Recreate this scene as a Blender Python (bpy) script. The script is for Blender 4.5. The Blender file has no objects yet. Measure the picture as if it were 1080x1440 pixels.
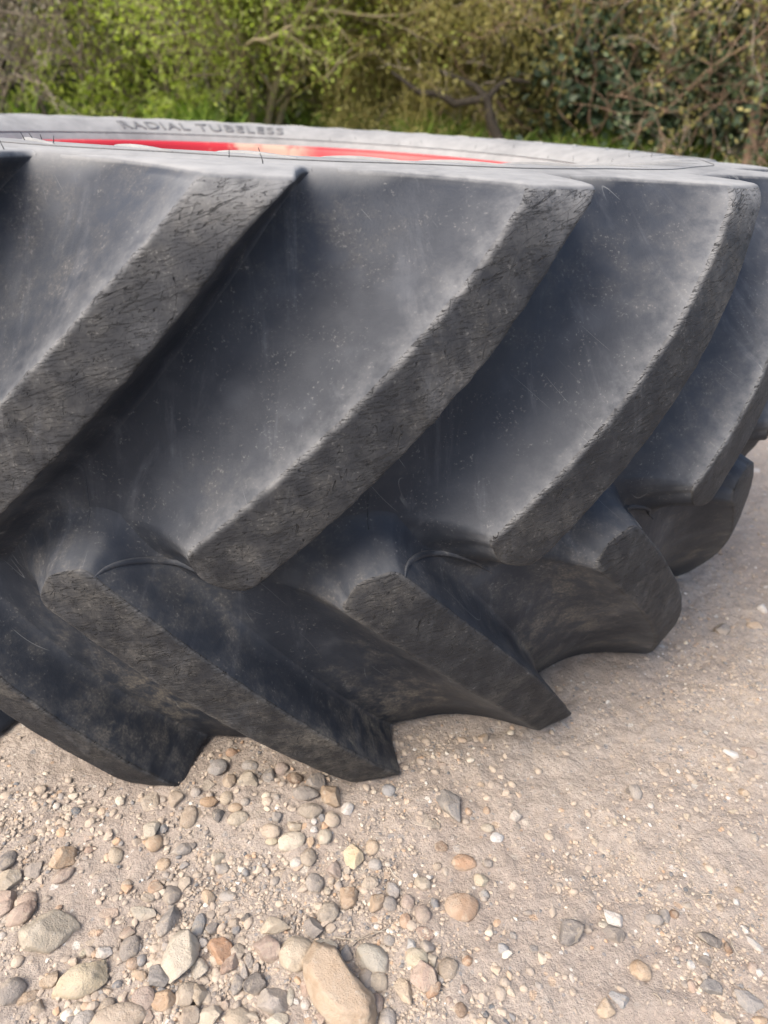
import bpy, math, random
import numpy as np
from mathutils import Vector, Matrix
from mathutils.bvhtree import BVHTree

random.seed(7)
rng = np.random.default_rng(7)
scene = bpy.context.scene
COL = scene.collection

# ------------------------------------------------------------------ camera
CAM = np.array([0.0, -1.5189, 0.7822])
YAW, PITCH, ROLL, FPX = 0.1469, 0.5043, 0.0572, 1013.5       # focal length in pixels of the 1080x1440 photograph
_fw = np.array([math.sin(YAW)*math.cos(PITCH), math.cos(YAW)*math.cos(PITCH), -math.sin(PITCH)])
_rt0 = np.array([math.cos(YAW), -math.sin(YAW), 0.0])
_up0 = np.cross(_rt0, _fw)
_rt = math.cos(ROLL)*_rt0 + math.sin(ROLL)*_up0
_up = -math.sin(ROLL)*_rt0 + math.cos(ROLL)*_up0
cd = bpy.data.cameras.new('camera'); cam = bpy.data.objects.new('camera', cd); COL.objects.link(cam)
M = Matrix.Identity(4)
for i in range(3):
    M[i][0], M[i][1], M[i][2], M[i][3] = _rt[i], _up[i], -_fw[i], CAM[i]
cam.matrix_world = M
cd.sensor_fit = 'VERTICAL'; cd.sensor_height = 36.0; cd.lens = FPX/1440*36.0
cd.clip_start = 0.02; cd.clip_end = 800
cd.dof.use_dof = True; cd.dof.focus_distance = 0.80; cd.dof.aperture_fstop = 4.6
scene.camera = cam

# ------------------------------------------------------------------ sky, sun, exposure
SUN_EL, SUN_BACK = math.radians(50), math.radians(-34)        # high from the left, a little behind the camera
sun_dir = Vector((-math.cos(SUN_EL)*math.cos(SUN_BACK), math.cos(SUN_EL)*math.sin(SUN_BACK), math.sin(SUN_EL)))
world = bpy.data.worlds.new('World'); scene.world = world; world.use_nodes = True
wn = world.node_tree; bg = wn.nodes['Background']
sky = wn.nodes.new('ShaderNodeTexSky'); sky.sky_type = 'NISHITA'; sky.sun_disc = False
sky.sun_elevation = SUN_EL; sky.sun_rotation = math.atan2(sun_dir.x, sun_dir.y)
sky.air_density = 1.0; sky.dust_density = 4.0; sky.ozone_density = 1.0
wn.links.new(sky.outputs[0], bg.inputs[0]); bg.inputs[1].default_value = 0.15
sl = bpy.data.lights.new('sun', 'SUN'); sl.energy = 1.4; sl.angle = math.radians(36); sl.color = (1.0, 0.965, 0.92)
so = bpy.data.objects.new('sun', sl); COL.objects.link(so)
so.rotation_euler = sun_dir.to_track_quat('Z', 'Y').to_euler(); so.location = (-6, 1, 9)
scene.view_settings.view_transform = 'Standard'; scene.view_settings.look = 'None'
scene.view_settings.exposure = 1.3; scene.view_settings.gamma = 1.0
scene.view_settings.use_curve_mapping = False

# ------------------------------------------------------------------ helpers
def ray(px, py):
    a, b = (px-540)/FPX, (py-720)/FPX
    d = _fw + a*_rt - b*_up
    return d/np.linalg.norm(d)
def to_plane(px, py, z=0.0):
    d = ray(px, py); t = (z-CAM[2])/d[2]
    return CAM + t*d, t
def column(px, dist):
    """ground point at a horizontal distance along the azimuth of a pixel column near the horizon"""
    d = ray(px, 150); h = np.array([d[0], d[1]]); h /= np.linalg.norm(h)
    return CAM[:2] + h*dist

def new_mesh(name, V, F, smooth=True, mats=(), fmat=None):
    me = bpy.data.meshes.new(name)
    V = np.asarray(V, dtype=np.float32)
    if isinstance(F, np.ndarray):
        n, k = F.shape
        me.vertices.add(len(V)); me.vertices.foreach_set('co', V.ravel())
        me.loops.add(n*k); me.loops.foreach_set('vertex_index', F.astype(np.int32).ravel())
        me.polygons.add(n); me.polygons.foreach_set('loop_start', np.arange(0, n*k, k, dtype=np.int32))
        me.update(calc_edges=True)
    else:
        me.from_pydata(V.tolist(), [], F)
    for m in mats: me.materials.append(m)
    n = len(me.polygons)
    me.polygons.foreach_set('use_smooth', np.full(n, smooth, dtype=bool))
    if fmat is not None: me.polygons.foreach_set('material_index', np.asarray(fmat, dtype=np.int32))
    me.validate(); me.update()
    return me
def link(name, me, parent=None):
    o = bpy.data.objects.new(name, me); COL.objects.link(o)
    if parent is not None: o.parent = parent
    return o
def tag(o, label=None, cat=None, group=None, kind=None):
    if label: o['label'] = label
    if cat: o['category'] = cat
    if group: o['group'] = group
    if kind: o['kind'] = kind
    return o

def _hash(ix, iy, iz, seed):
    h = (ix*374761393 + iy*668265263 + iz*2147483647 + seed*1274126177) & 0xFFFFFFFF
    h = ((h ^ (h >> 13))*1274126177) & 0xFFFFFFFF
    h = ((h ^ (h >> 16))*2246822519) & 0xFFFFFFFF
    return (h & 0xFFFF)/32767.5 - 1.0
def vnoise(P, seed=0):
    P = np.asarray(P, dtype=np.float64); I = np.floor(P).astype(np.int64); f = P-I; f = f*f*(3-2*f)
    r = 0
    for dx in (0, 1):
        for dy in (0, 1):
            for dz in (0, 1):
                w = (f[..., 0] if dx else 1-f[..., 0])*(f[..., 1] if dy else 1-f[..., 1])*(f[..., 2] if dz else 1-f[..., 2])
                r = r + w*_hash(I[..., 0]+dx, I[..., 1]+dy, I[..., 2]+dz, seed)
    return r
def fbm(P, octv=4, seed=0):
    P = np.asarray(P, dtype=np.float64); a, r = 1.0, 0
    for i in range(octv):
        r = r + a*vnoise(P*2.03**i + 17.3*i, seed+i); a *= .5
    return r

# ------------------------------------------------------------------ materials
class NT:
    """small wrapper to write node trees"""
    def __init__(s, name):
        s.m = bpy.data.materials.new(name); s.m.use_nodes = True; s.t = s.m.node_tree
        s.b = s.t.nodes['Principled BSDF']
    def n(s, typ, **kw):
        nd = s.t.nodes.new('ShaderNode'+typ)
        for k, v in kw.items(): setattr(nd, k, v)
        return nd
    def put(s, sock, v):
        if isinstance(v, bpy.types.NodeSocket): s.t.links.new(v, sock)
        elif v is not None:
            if hasattr(sock.default_value, '__len__') and not hasattr(v, '__len__'): v = (v,)*len(sock.default_value)
            if hasattr(v, '__len__') and len(v) == 3 and len(sock.default_value) == 4: v = (*v, 1)
            sock.default_value = v
    def math(s, op, a, b=None, c=None, clamp=False):
        nd = s.n('Math', operation=op, use_clamp=clamp)
        for i, v in enumerate((a, b, c)):
            if v is not None: s.put(nd.inputs[i], v)
        return nd.outputs[0]
    def noise(s, vec, scale, detail=4, rough=.55, dist=0.0):
        nd = s.n('TexNoise'); s.put(nd.inputs['Vector'], vec)
        nd.inputs['Scale'].default_value = scale; nd.inputs['Detail'].default_value = detail
        nd.inputs['Roughness'].default_value = rough; nd.inputs['Distortion'].default_value = dist
        return nd
    def vor(s, vec, scale, feature='F1'):
        nd = s.n('TexVoronoi', feature=feature); s.put(nd.inputs['Vector'], vec); nd.inputs['Scale'].default_value = scale
        return nd
    def ramp(s, v, a, b, lo=0.0, hi=1.0):
        nd = s.n('MapRange', interpolation_type='SMOOTHSTEP'); s.put(nd.inputs['Value'], v)
        for k, x in (('From Min', a), ('From Max', b), ('To Min', lo), ('To Max', hi)): s.put(nd.inputs[k], x)
        return nd.outputs['Result']
    def mix(s, f, a, b, mode='MIX'):
        nd = s.n('Mix', data_type='RGBA', blend_type=mode)
        s.put(nd.inputs['Factor'], f); s.put(nd.inputs[6], a); s.put(nd.inputs[7], b)
        return nd.outputs[2]
    def bump(s, h, strength, dist, normal=None):
        nd = s.n('Bump'); s.put(nd.inputs['Height'], h)
        nd.inputs['Strength'].default_value = strength; nd.inputs['Distance'].default_value = dist
        if normal is not None: s.put(nd.inputs['Normal'], normal)
        return nd.outputs[0]
    def out(s, color=None, rough=None, normal=None, spec=None):
        if color is not None: s.put(s.b.inputs['Base Color'], color)
        if rough is not None: s.put(s.b.inputs['Roughness'], rough)
        if normal is not None: s.put(s.b.inputs['Normal'], normal)
        if spec is not None: s.b.inputs['Specular IOR Level'].default_value = spec
        return s.m
    def pos(s, obj=None):
        if obj is None: return s.n('NewGeometry').outputs['Position']
        nd = s.n('TexCoord'); nd.object = obj; return nd.outputs['Object']

# the wheel's root, its origin on the ground under the hub
DTH, ZM, HS = 2*math.pi/19, 0.3708, 0.3594
wheel = bpy.data.objects.new('tractor_wheel', None); COL.objects.link(wheel)
tag(wheel, 'huge worn black tractor tyre with deep chevron lugs on a red rim, lying flat', 'tractor wheel')
wheel.empty_display_size = .3

def rubber(name, worn):
    g = NT(name); P = g.pos(wheel)
    nz = g.n('SeparateXYZ'); g.t.links.new(g.n('NewGeometry').outputs['Normal'], nz.inputs[0]); NZ = nz.outputs[2]
    n1 = g.noise(P, 5.0, 5, .66).outputs[0]; n2 = g.noise(P, 38, 4, .68).outputs[0]; n3 = g.noise(P, 300, 2, .6).outputs[0]
    base = g.mix(g.ramp(n1, .35, .65), (.017, .020, .0265), (.029, .033, .041))
    pz = g.n('SeparateXYZ'); g.t.links.new(P, pz.inputs[0])
    ang = g.math('MULTIPLY', g.math('ARCTAN2', pz.outputs[0], g.math('MULTIPLY', pz.outputs[1], -1.0)), .92)
    cv = g.n('CombineXYZ'); g.put(cv.inputs[0], ang); g.put(cv.inputs[1], pz.outputs[2])
    if worn:
        base = g.mix(g.ramp(n2, .35, .7), (.017, .0175, .020), (.032, .032, .033))
        base = g.mix(g.ramp(n1, .48, .70, 0, .6), base, (.056, .054, .052))
    # ground-in earth in broad patches, heavier on the lower half of the tread
    low = g.ramp(pz.outputs[2], .45, .02, .0, 1.0)
    d1 = g.math('MULTIPLY', g.math('MULTIPLY', g.ramp(n1, .40, .68), g.ramp(n2, .36, .66)), g.ramp(n3, .34, .58, .45, 1.15))
    d1 = g.math('MULTIPLY', d1, g.math('MULTIPLY_ADD', low, .45 if worn else .72, .16))
    col = g.mix(d1, base, (.175, .152, .118))
    col = g.mix(g.math('MULTIPLY', g.ramp(n3, .58, .74, 0, .35), g.ramp(n2, .45, .62)), col, (.21, .20, .185))
    # water marks and soft pale smears, mostly running down the tread
    st = g.n('Mapping'); g.put(st.inputs['Vector'], cv.outputs[0]); st.inputs['Scale'].default_value = (16, 4.5, 1); st.inputs['Rotation'].default_value = (0, 0, .25)
    sm = g.noise(st.outputs[0], 1.0, 5, .75, 1.2).outputs[0]
    col = g.mix(g.math('MULTIPLY', g.ramp(sm, .52, .74, 0, .13), g.ramp(n2, .30, .58, .35, 1)), col, (.25, .255, .27))
    blot = g.noise(P, 14, 2, .5, .5).outputs[0]
    col = g.mix(g.ramp(blot, .58, .74, 0, .05), col, (.27, .28, .30))
    # chalky rubbed bar edges, plus sunlight painted pale on left flanks and upper ends
    at = g.n('Attribute', attribute_name='chalk_and_sun')
    chk = g.math('MULTIPLY', at.outputs['Fac'], g.ramp(g.math('MULTIPLY_ADD', n2, .6, g.math('MULTIPLY', n1, .4)), .34, .60, .22, 1.0))
    col = g.mix(g.math('MULTIPLY', chk, .48 if worn else .44, clamp=True), col, (.31, .305, .295))
    # pale dust that has settled on whatever faces up
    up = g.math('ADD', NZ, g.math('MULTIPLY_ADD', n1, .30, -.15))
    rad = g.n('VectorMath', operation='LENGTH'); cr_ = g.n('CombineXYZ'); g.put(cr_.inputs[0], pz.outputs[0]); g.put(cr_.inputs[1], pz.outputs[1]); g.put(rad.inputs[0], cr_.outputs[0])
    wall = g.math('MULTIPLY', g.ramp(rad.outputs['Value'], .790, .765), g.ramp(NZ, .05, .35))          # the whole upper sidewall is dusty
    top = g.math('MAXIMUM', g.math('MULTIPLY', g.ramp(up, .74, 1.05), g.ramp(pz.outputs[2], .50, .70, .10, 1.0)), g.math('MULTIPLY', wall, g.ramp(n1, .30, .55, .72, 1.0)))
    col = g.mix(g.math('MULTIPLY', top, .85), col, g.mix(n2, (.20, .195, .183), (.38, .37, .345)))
    h = g.math('ADD', g.math('MULTIPLY', n3, .35), g.math('MULTIPLY', n2, .6))
    rough = g.math('MULTIPLY_ADD', n2, .34, .52 if worn else .44)
    rough = g.math('ADD', rough, g.math('MULTIPLY', g.math('MAXIMUM', top, chk), .25))
    if not worn:
        mp = g.n('Mapping'); g.put(mp.inputs['Vector'], cv.outputs[0]); mp.inputs['Rotation'].default_value = (0, 0, .9)
        m2 = g.n('Mapping'); g.put(m2.inputs['Vector'], mp.outputs[0]); m2.inputs['Scale'].default_value = (4, 22, 1)
        e = g.math('ABSOLUTE', g.math('SUBTRACT', g.noise(m2.outputs[0], 1.0, 1, .5).outputs[0], .5))
        scr = g.math('MULTIPLY', g.ramp(e, .0022, .0006), g.ramp(g.noise(P, 9, 2).outputs[0], .56, .62))
        col = g.mix(g.math('MULTIPLY', scr, .35), col, (.28, .28, .27))
        return g.out(col, rough, g.bump(h, .55, .0014), .24)
    # weather cracks: thin level lines of stretched noise, broken up and thickest near the edges
    crk = None
    for sx, sy, rot, wd, lo_, hi_ in ((9, 95, -.42, .0075, .40, .52), (22, 230, -.12, .0090, .40, .52), (48, 330, -.30, .010, .47, .58), (60, 9, .25, .005, .54, .60)):
        mp = g.n('Mapping'); g.put(mp.inputs['Vector'], cv.outputs[0]); mp.inputs['Rotation'].default_value = (0, 0, rot)
        m2 = g.n('Mapping'); g.put(m2.inputs['Vector'], mp.outputs[0]); m2.inputs['Scale'].default_value = (sx, sy, 1)
        e = g.math('ABSOLUTE', g.math('SUBTRACT', g.noise(m2.outputs[0], 1.0, 2, .5).outputs[0], .5))
        br = g.math('ADD', g.noise(cv.outputs[0], 26+sx*.5, 2, .6).outputs[0], g.math('MULTIPLY', at.outputs['Fac'], .05))
        c = g.math('MULTIPLY', g.ramp(e, wd, wd*.25), g.ramp(br, lo_, hi_))
        crk = c if crk is None else g.math('MAXIMUM', crk, c)
    col = g.mix(g.math('MULTIPLY', crk, .68), col, (.007, .007, .007))
    h = g.math('SUBTRACT', g.math('MULTIPLY', h, .9), g.math('MULTIPLY', crk, 2.0))
    return g.out(col, rough, g.bump(h, .8, .0022), .28)
M_rubber = rubber('weathered_rubber', False)
M_worn = rubber('cracked_worn_rubber', True)
g = NT('clean_black_rubber'); M_black = g.out((.012, .012, .012), .55)
g = NT('rubbed_lettering'); nn_ = g.noise(g.pos(wheel), 60, 3).outputs[0]; M_letter = g.out(g.mix(nn_, (.085, .083, .08), (.17, .166, .158)), .6)
g = NT('red_rim_paint'); P = g.pos(wheel)
sx_ = g.n('SeparateXYZ'); g.t.links.new(P, sx_.inputs[0])
az = g.math('ARCTAN2', sx_.outputs[0], sx_.outputs[1])       # 0 at the far side, grows to the right
n1 = g.noise(P, 22, 6, .65).outputs[0]; n2 = g.noise(P, 5, 3).outputs[0]
edge = g.math('ADD', az, g.math('MULTIPLY_ADD', n1, .18, -.09))
patch = g.math('MULTIPLY', g.ramp(edge, -.26, -.20), g.ramp(edge, .16, .02))
patch = g.math('MULTIPLY', patch, g.ramp(n1, .25, .5))
sunlit_fade = g.ramp(az, .05, .5, 0, .22)  # sunlight on the right side painted in as salmon, with some fading
red = g.mix(g.ramp(n2, .3, .7), (.40, .011, .018), (.46, .018, .022))
red = g.mix(sunlit_fade, red, (.62, .14, .09))
red = g.mix(g.ramp(n1, .60, .72, 0, .5), red, (.55, .25, .18))
M_red = g.out(g.mix(g.math('MULTIPLY', patch, .8), red, (.46, .36, .25)), g.math('MULTIPLY_ADD', n1, .2, .38), g.bump(n1, .25, .002))

# ------------------------------------------------------------------ ground
def ground_z(x, y):
    """relief of the yard without the finest grain"""
    x = np.asarray(x, float); y = np.asarray(y, float)
    P = np.stack([x, y, 0*x], -1)
    z = .004*fbm(P*4.0, 3, 3) + .0035*fbm(P*14.0, 3, 9) + .002*fbm(P*45, 2, 21)
    # loose stuff pushed up a little under the tread at the near left
    z = z + .012*np.exp(-(((x+.05)/.35)**2 + ((y+.88)/.07)**2))
    far = np.clip((np.hypot(x, y)-3)/4, 0, 1)
    z = z*(1+2*far)
    # grassed bank at the foot of the hedge
    s = np.clip((y-4.7)/1.6, 0, 1); s = s*s*(3-2*s)
    return z + .52*s + .05*s*fbm(P*.7, 2, 5)
def graded(lo, hi, step, end, ratio=1.13):
    mid = np.arange(lo, hi+step/2, step); a = []; v, d = hi, step
    while v < end: d *= ratio; v += d; a.append(v)
    b = []; v, d = lo, step
    while v > -end: d *= ratio; v -= d; b.append(v)
    return np.array(b[::-1]+mid.tolist()+a)
gx = graded(-.95, 1.9, .0068, 160); gy = graded(-1.45, .75, .0068, 160)
GX, GY = np.meshgrid(gx, gy); GZ = ground_z(GX, GY)
nz_ = .0026*fbm(np.stack([GX, GY, 0*GX], -1)*110, 2, 41)*np.exp(-np.maximum(np.hypot(GX, GY)-2.2, 0)*3)
V = np.stack([GX, GY, GZ+nz_], -1).reshape(-1, 3)
nx, ny = len(gx), len(gy)
I = np.arange(nx*ny).reshape(ny, nx)
F = np.stack([I[:-1, :-1], I[:-1, 1:], I[1:, 1:], I[1:, :-1]], -1).reshape(-1, 4)
g = NT('dry_dirt'); P = g.pos()
a1 = g.noise(P, 3.2, 5, .6).outputs[0]; a2 = g.noise(P, 30, 6, .65).outputs[0]; a3 = g.noise(P, 330, 4, .7).outputs[0]; a4 = g.noise(P, 120, 5, .7).outputs[0]
c = g.mix(g.ramp(a1, .35, .65), (.295, .238, .193), (.372, .312, .255))
c = g.mix(g.ramp(a2, .30, .70, 0, .7), c, (.345, .290, .238))
a0 = g.noise(P, 1.7, 3, .5, .8).outputs[0]
c = g.mix(g.ramp(a0, .50, .66, 0, .45), c, (.265, .215, .178))          # damper, darker patches
c = g.mix(g.ramp(a4, .40, .68, 0, .6), c, (.215, .175, .145))
c = g.mix(g.ramp(a3, .52, .72, 0, .55), c, (.50, .43, .345))
for sc_, wd, pal in ((170, .22, .16), (75, .20, .10)):          # chips set flush in the surface
    dn = g.noise(P, sc_*.8, 3); vv = g.n('VectorMath', operation='MULTIPLY_ADD'); g.put(vv.inputs[0], dn.outputs['Color']); g.put(vv.inputs[1], (.5/sc_,)*3); g.put(vv.inputs[2], P)
    v = g.vor(vv.outputs[0], sc_); rnd = g.n('SeparateColor'); g.t.links.new(v.outputs['Color'], rnd.inputs[0])
    keep = g.math('GREATER_THAN', rnd.outputs[0], 1-pal)
    blob = g.math('MULTIPLY', g.ramp(v.outputs['Distance'], .42, .30), keep)
    tone = g.n('ValToRGB'); g.t.links.new(rnd.outputs[1], tone.inputs[0])
    el = tone.color_ramp.elements; el[0].position = 0; el[0].color = (.16, .16, .165, 1); el[1].position = 1; el[1].color = (.52, .49, .44, 1)
    for p_, q_ in ((.25, (.30, .27, .24)), (.5, (.42, .36, .28)), (.72, (.40, .27, .17)), (.85, (.55, .50, .42))):
        e_ = el.new(p_); e_.color = (*q_, 1)
    c = g.mix(g.math('MULTIPLY', blob, .75), c, tone.outputs[0])
sep = g.n('SeparateXYZ'); g.t.links.new(P, sep.inputs[0])
gm = g.ramp(g.math('ADD', sep.outputs[1], g.math('MULTIPLY', a1, 1.2)), 5.2, 6.2)
c = g.mix(gm, c, g.mix(a2, (.045, .060, .018), (.11, .10, .045)))
hh = g.math('ADD', g.math('MULTIPLY', a3, .25), g.math('ADD', g.math('MULTIPLY', a4, 1.1), g.math('MULTIPLY', a2, .8)))
M_dirt = g.out(c, .92, g.bump(hh, .8, .0050), .25)
ground = tag(link('ground', new_mesh('ground', V, F, True, [M_dirt])), kind='structure')

# ------------------------------------------------------------------ tyre: carcass, lugs, rim
def R_top(s):
    a = np.abs(s); r = .93-.0583*a**2.5
    return r - .007*np.clip((a-.95)/.05, 0, 1)**2
def R_car(s): return .866-.088*np.abs(s)**2.5
# outer profile (r, z relative to the middle) from the top bead round to the bottom bead
side = [(.774, .0045), (.768, .0066), (.75, .0086), (.72, .0097), (.69, .0097), (.668, .0086), (.648, .0056), (.628, -.0008), (.608, -.0095), (.592, -.020), (.580, -.032), (.571, -.046), (.565, -.066)]
top = [(r, HS+z) for r, z in side][::-1]
mid = [(float(R_car(s)), s*HS) for s in np.concatenate([[.9985], np.linspace(.985, -.985, 60), [-.9985]])]
bot = [(r, -HS-z) for r, z in side]
prof = np.array(top+mid+bot); NS = 440
th = np.arange(NS)*2*math.pi/NS
def revolve(prof, th, wob=0.0, seed=0):
    r = prof[:, 0][:, None]; z = prof[:, 1][:, None]; T = th[None, :]
    V = np.stack([r*np.sin(T), -r*np.cos(T), z+0*T+ZM], -1)
    if wob:
        k = fbm(V*7, 3, seed)*wob
        V[..., 0] += k*np.sin(T); V[..., 1] -= k*np.cos(T); V[..., 2] += k*.4*np.sign(z)
    n, m = len(prof), len(th)
    I = np.arange(n*m).reshape(n, m); J = np.roll(I, -1, 1)
    F = np.stack([I[:-1], I[1:], J[1:], J[:-1]], -1).reshape(-1, 4)
    return V.reshape(-1, 3), F
Vc, Fc = revolve(prof, th, .0003, 2)
carcass = link('tyre_carcass', new_mesh('tyre_carcass', Vc, Fc, True, [M_rubber]), wheel)

PL = (-.4831, .4537, -.0498); PR = (-.3696, .4205, -.0562); OFF = -.1663
def poly(c, s): return c[0]+c[1]*s+c[2]*s*s
TAU = np.array([.006, .014, .028, .05, .09, .14, .20, .28, .37, .47, .58, .70, .82, .92, 1.0])
def make_lug(name, sign, seed):
    """one tread bar laid out on the unrolled tread (X round the tyre, s across it), wrapped on the carcass"""
    RR = .87; nc = 16
    t = np.concatenate([np.linspace(0, 1, 24)**1.6*.16, np.linspace(.16, 1, 62)[1:]]); nr = len(t)
    sL = .085+(1-.085)*t; sR = -.035+(1.035)*t
    XL, XR = poly(PL, sL)*RR, poly(PR, sR)*RR; ZL, ZR = sL*HS, sR*HS
    XR = XR+.012*np.clip((sR-.86)/.14, 0, 1)**2*(1 if sign > 0 else .3)
    # rounded corners at the nose
    a = t*.46; rc = .013; ins = np.where(a < rc, rc-np.sqrt(np.maximum(rc*rc-(rc-a)**2, 0)), 0)
    wdt = np.hypot(XR-XL, ZR-ZL); fr = ins/wdt
    XL2, ZL2 = XL+(XR-XL)*fr, ZL+(ZR-ZL)*fr; XR2, ZR2 = XR-(XR-XL)*fr, ZR-(ZR-ZL)*fr
    u = (1-np.cos(np.linspace(0, 1, nc)*math.pi))/2*.55+np.linspace(0, 1, nc)*.45
    X = XL2[:, None]+(XR2-XL2)[:, None]*u; Z = ZL2[:, None]+(ZR2-ZL2)[:, None]*u
    bul = .008*(1-(2*u-1)**2)[None, :]*np.clip(1-t/.05, 0, 1)[:, None]      # slight bulge of the nose
    X = X-.76*bul; Z = Z-.65*bul
    # ragged edge
    nb = fbm(np.stack([X*90, Z*90, 0*X+seed*3.1], -1), 3, seed); eb = np.zeros((nr, nc)); eb[:, 0] = -1; eb[:, -1] = 1
    X0 = X.copy(); X = X+eb*nb*.0014
    ETA = 1+.010*fbm(np.stack([X*14, Z*14, 0*X+seed], -1), 3, seed+5)+.006*fbm(np.stack([X*70, Z*70, 0*X+seed], -1), 2, seed+8)
    ETA[:, [0, -1]] -= .022; ETA[:, [1, -2]] -= .006
    ETA -= .06*(np.clip(1-t/.05, 0, 1)**2)[:, None]
    idx = np.arange(nr*nc).reshape(nr, nc)
    pts = [np.stack([X.ravel(), Z.ravel(), ETA.ravel()], -1)]; F = []; fm = []
    ck = np.zeros((nr, nc)); ck[:, 0] = .9; ck[:, 1] = .35; ck[:, -1] = .35; ck[:, -2] = .12; ck[0] = .2
    if sign < 0: ck *= .35
    if sign > 0: ck = np.maximum(ck, np.clip((t-.84)/.16, 0, 1)[:, None]**1.5*.95)
    chalk_and_sun = [ck.ravel()]
    q = np.stack([idx[:-1, :-1], idx[:-1, 1:], idx[1:, 1:], idx[1:, :-1]], -1).reshape(-1, 4); F.append(q); fm.append(np.zeros(len(q)))
    # U-shaped border: left edge (shoulder to nose), nose, right edge (nose to shoulder)
    B = np.concatenate([idx[::-1, 0], idx[0, 1:-1], idx[:, -1]])
    bx, bz, be = X0.ravel()[B], Z.ravel()[B], ETA.ravel()[B]; jx = X.ravel()[B]-bx; ke = np.where(np.abs(be-1) > .05, 0, be-1); be0 = be-ke
    L = np.concatenate([[0], np.cumsum(np.hypot(np.diff(bx), np.diff(bz)))])
    iN0, iN1 = nr-1, nr-1+nc-1; l0, l1 = L[iN0], L[iN1]; lm = (l0+l1)/2
    keyL = [0, l0-.10, l0-.020, l0+.004, lm, l1+.004, l1+.03, l1+.12, L[-1]]
    keyA = [180, 180, 184, 220, 232, 262, 305, 345, 360]
    ang = np.radians(np.interp(L, keyL, keyA))
    wid = np.interp(L, [0, l0-.30, l0-.06, l0-.020, l0+.004, lm, l1+.05, l1+.25, L[-1]], [.165, .148, .120, .105, .060, .050, .036, .028, .019])
    ex = np.interp(L, [0, l0-.03, lm, l1+.05, L[-1]], [2.5, 2.4, 2.1, 2.6, 3.0])
    prev = B; base = nr*nc; rings = []
    for ti in TAU:
        rx = bx+jx*max(0, 1-ti/.16)**2+np.cos(ang)*wid*ti; rz = bz+np.sin(ang)*wid*ti
        ee = (be0+(1-be0)*ti+ke*max(0, 1-ti/.16)**1.5)*(1.008*(1-ti)**ex-.008)
        pts.append(np.stack([rx, rz, ee], -1)); cur = base+np.arange(len(B)); base += len(B)
        q = np.stack([prev[:-1], cur[:-1], cur[1:], prev[1:]], -1); F.append(q); fm.append(np.ones(len(q)) if ti > .02 else np.zeros(len(q)))
        side_w = np.interp(L, [0, l0-.02, lm, l1+.03, L[-1]], [1.0, .8, .06, .12, .22]); chalk_and_sun.append(side_w*math.exp(-ti/.11)*(1 if sign > 0 else .45))  # left flank weighted paler: sunlight painted in along with chalky wear
        prev = cur; rings.append(cur)
    # closing cap on the shoulder, sloping in to the sidewall
    row = np.concatenate([[r[0] for r in rings][::-1], idx[-1], [r[-1] for r in rings]])
    P = np.concatenate(pts); s = P[:, 1]/HS; rt_ = R_top(s)+(0 if sign > 0 else .005*np.clip((np.abs(s)-.95)/.05, 0, 1)**2); rr = R_car(s)+P[:, 2]*(rt_-R_car(s)); tt = P[:, 0]/RR
    z = P[:, 1].copy()
    last = rr[row]; capV = []; prevc = row
    for lam, zz in ((.02, .0020), (.06, .0036), (.20, .0052), (.5, .0066), (.8, .0074), (1.0, .0076)):
        chalk_and_sun.append(np.full(len(row), .9 if sign > 0 else .1)); capV.append((last*(1-lam)+.755*lam, tt[row], np.full(len(row), HS+zz-.0008*lam)))
        cur = base+np.arange(len(row)); base += len(row)
        F.append(np.stack([prevc[:-1], prevc[1:], cur[1:], cur[:-1]], -1)); fm.append(np.ones(len(row)-1)); prevc = cur
    rr = np.concatenate([rr]+[c[0] for c in capV]); tt = np.concatenate([tt]+[c[1] for c in capV]); z = np.concatenate([z]+[c[2] for c in capV])
    V = np.stack([rr*np.sin(tt), -rr*np.cos(tt), ZM+sign*z], -1)
    F = np.concatenate(F)
    if sign < 0: F = F[:, ::-1]
    me = new_mesh(name, V, F, True, [M_worn, M_rubber], np.concatenate(fm))
    me.attributes.new('chalk_and_sun', 'FLOAT', 'POINT').data.foreach_set('value', np.concatenate(chalk_and_sun).astype(np.float32))
    return me
up_v = [make_lug('upper_lug', 1, 10+i) for i in range(4)]; lo_v = [make_lug('lower_lug', -1, 30+i) for i in range(4)]
lugs = []
for k in range(19):
    for me, off in ((up_v[k % 4], 0.0), (lo_v[k % 4], OFF)):
        o = link('lug', me, carcass); o.rotation_euler.z = k*DTH+off; lugs.append(o)
bpy.context.view_layer.update()
# a search tree over the finished tyre, to lay fine mouldings on it
bv, bf, n0 = [Vector(v) for v in Vc], [list(map(int, f)) for f in Fc], len(Vc)
for o in lugs:
    if -3.2 < ((o.rotation_euler.z+math.pi) % (2*math.pi))-math.pi < 3.2:
        R_ = Matrix.Rotation(o.rotation_euler.z, 3, 'Z')
        bv += [R_ @ v.co for v in o.data.vertices]; bf += [[i+n0 for i in p.vertices] for p in o.data.polygons]; n0 = len(bv)
BVH = BVHTree.FromPolygons(bv, bf)
def on_tread(theta, s):
    d = Vector((math.sin(theta), -math.cos(theta), 0)); o = d*1.2+Vector((0, 0, ZM+s*HS))
    h = BVH.ray_cast(o, -d); return h[0], h[1]
def on_side(theta, r):
    h = BVH.ray_cast(Vector((r*math.sin(theta), -r*math.cos(theta), 1.2)), Vector((0, 0, -1))); return h[0], h[1]
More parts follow.
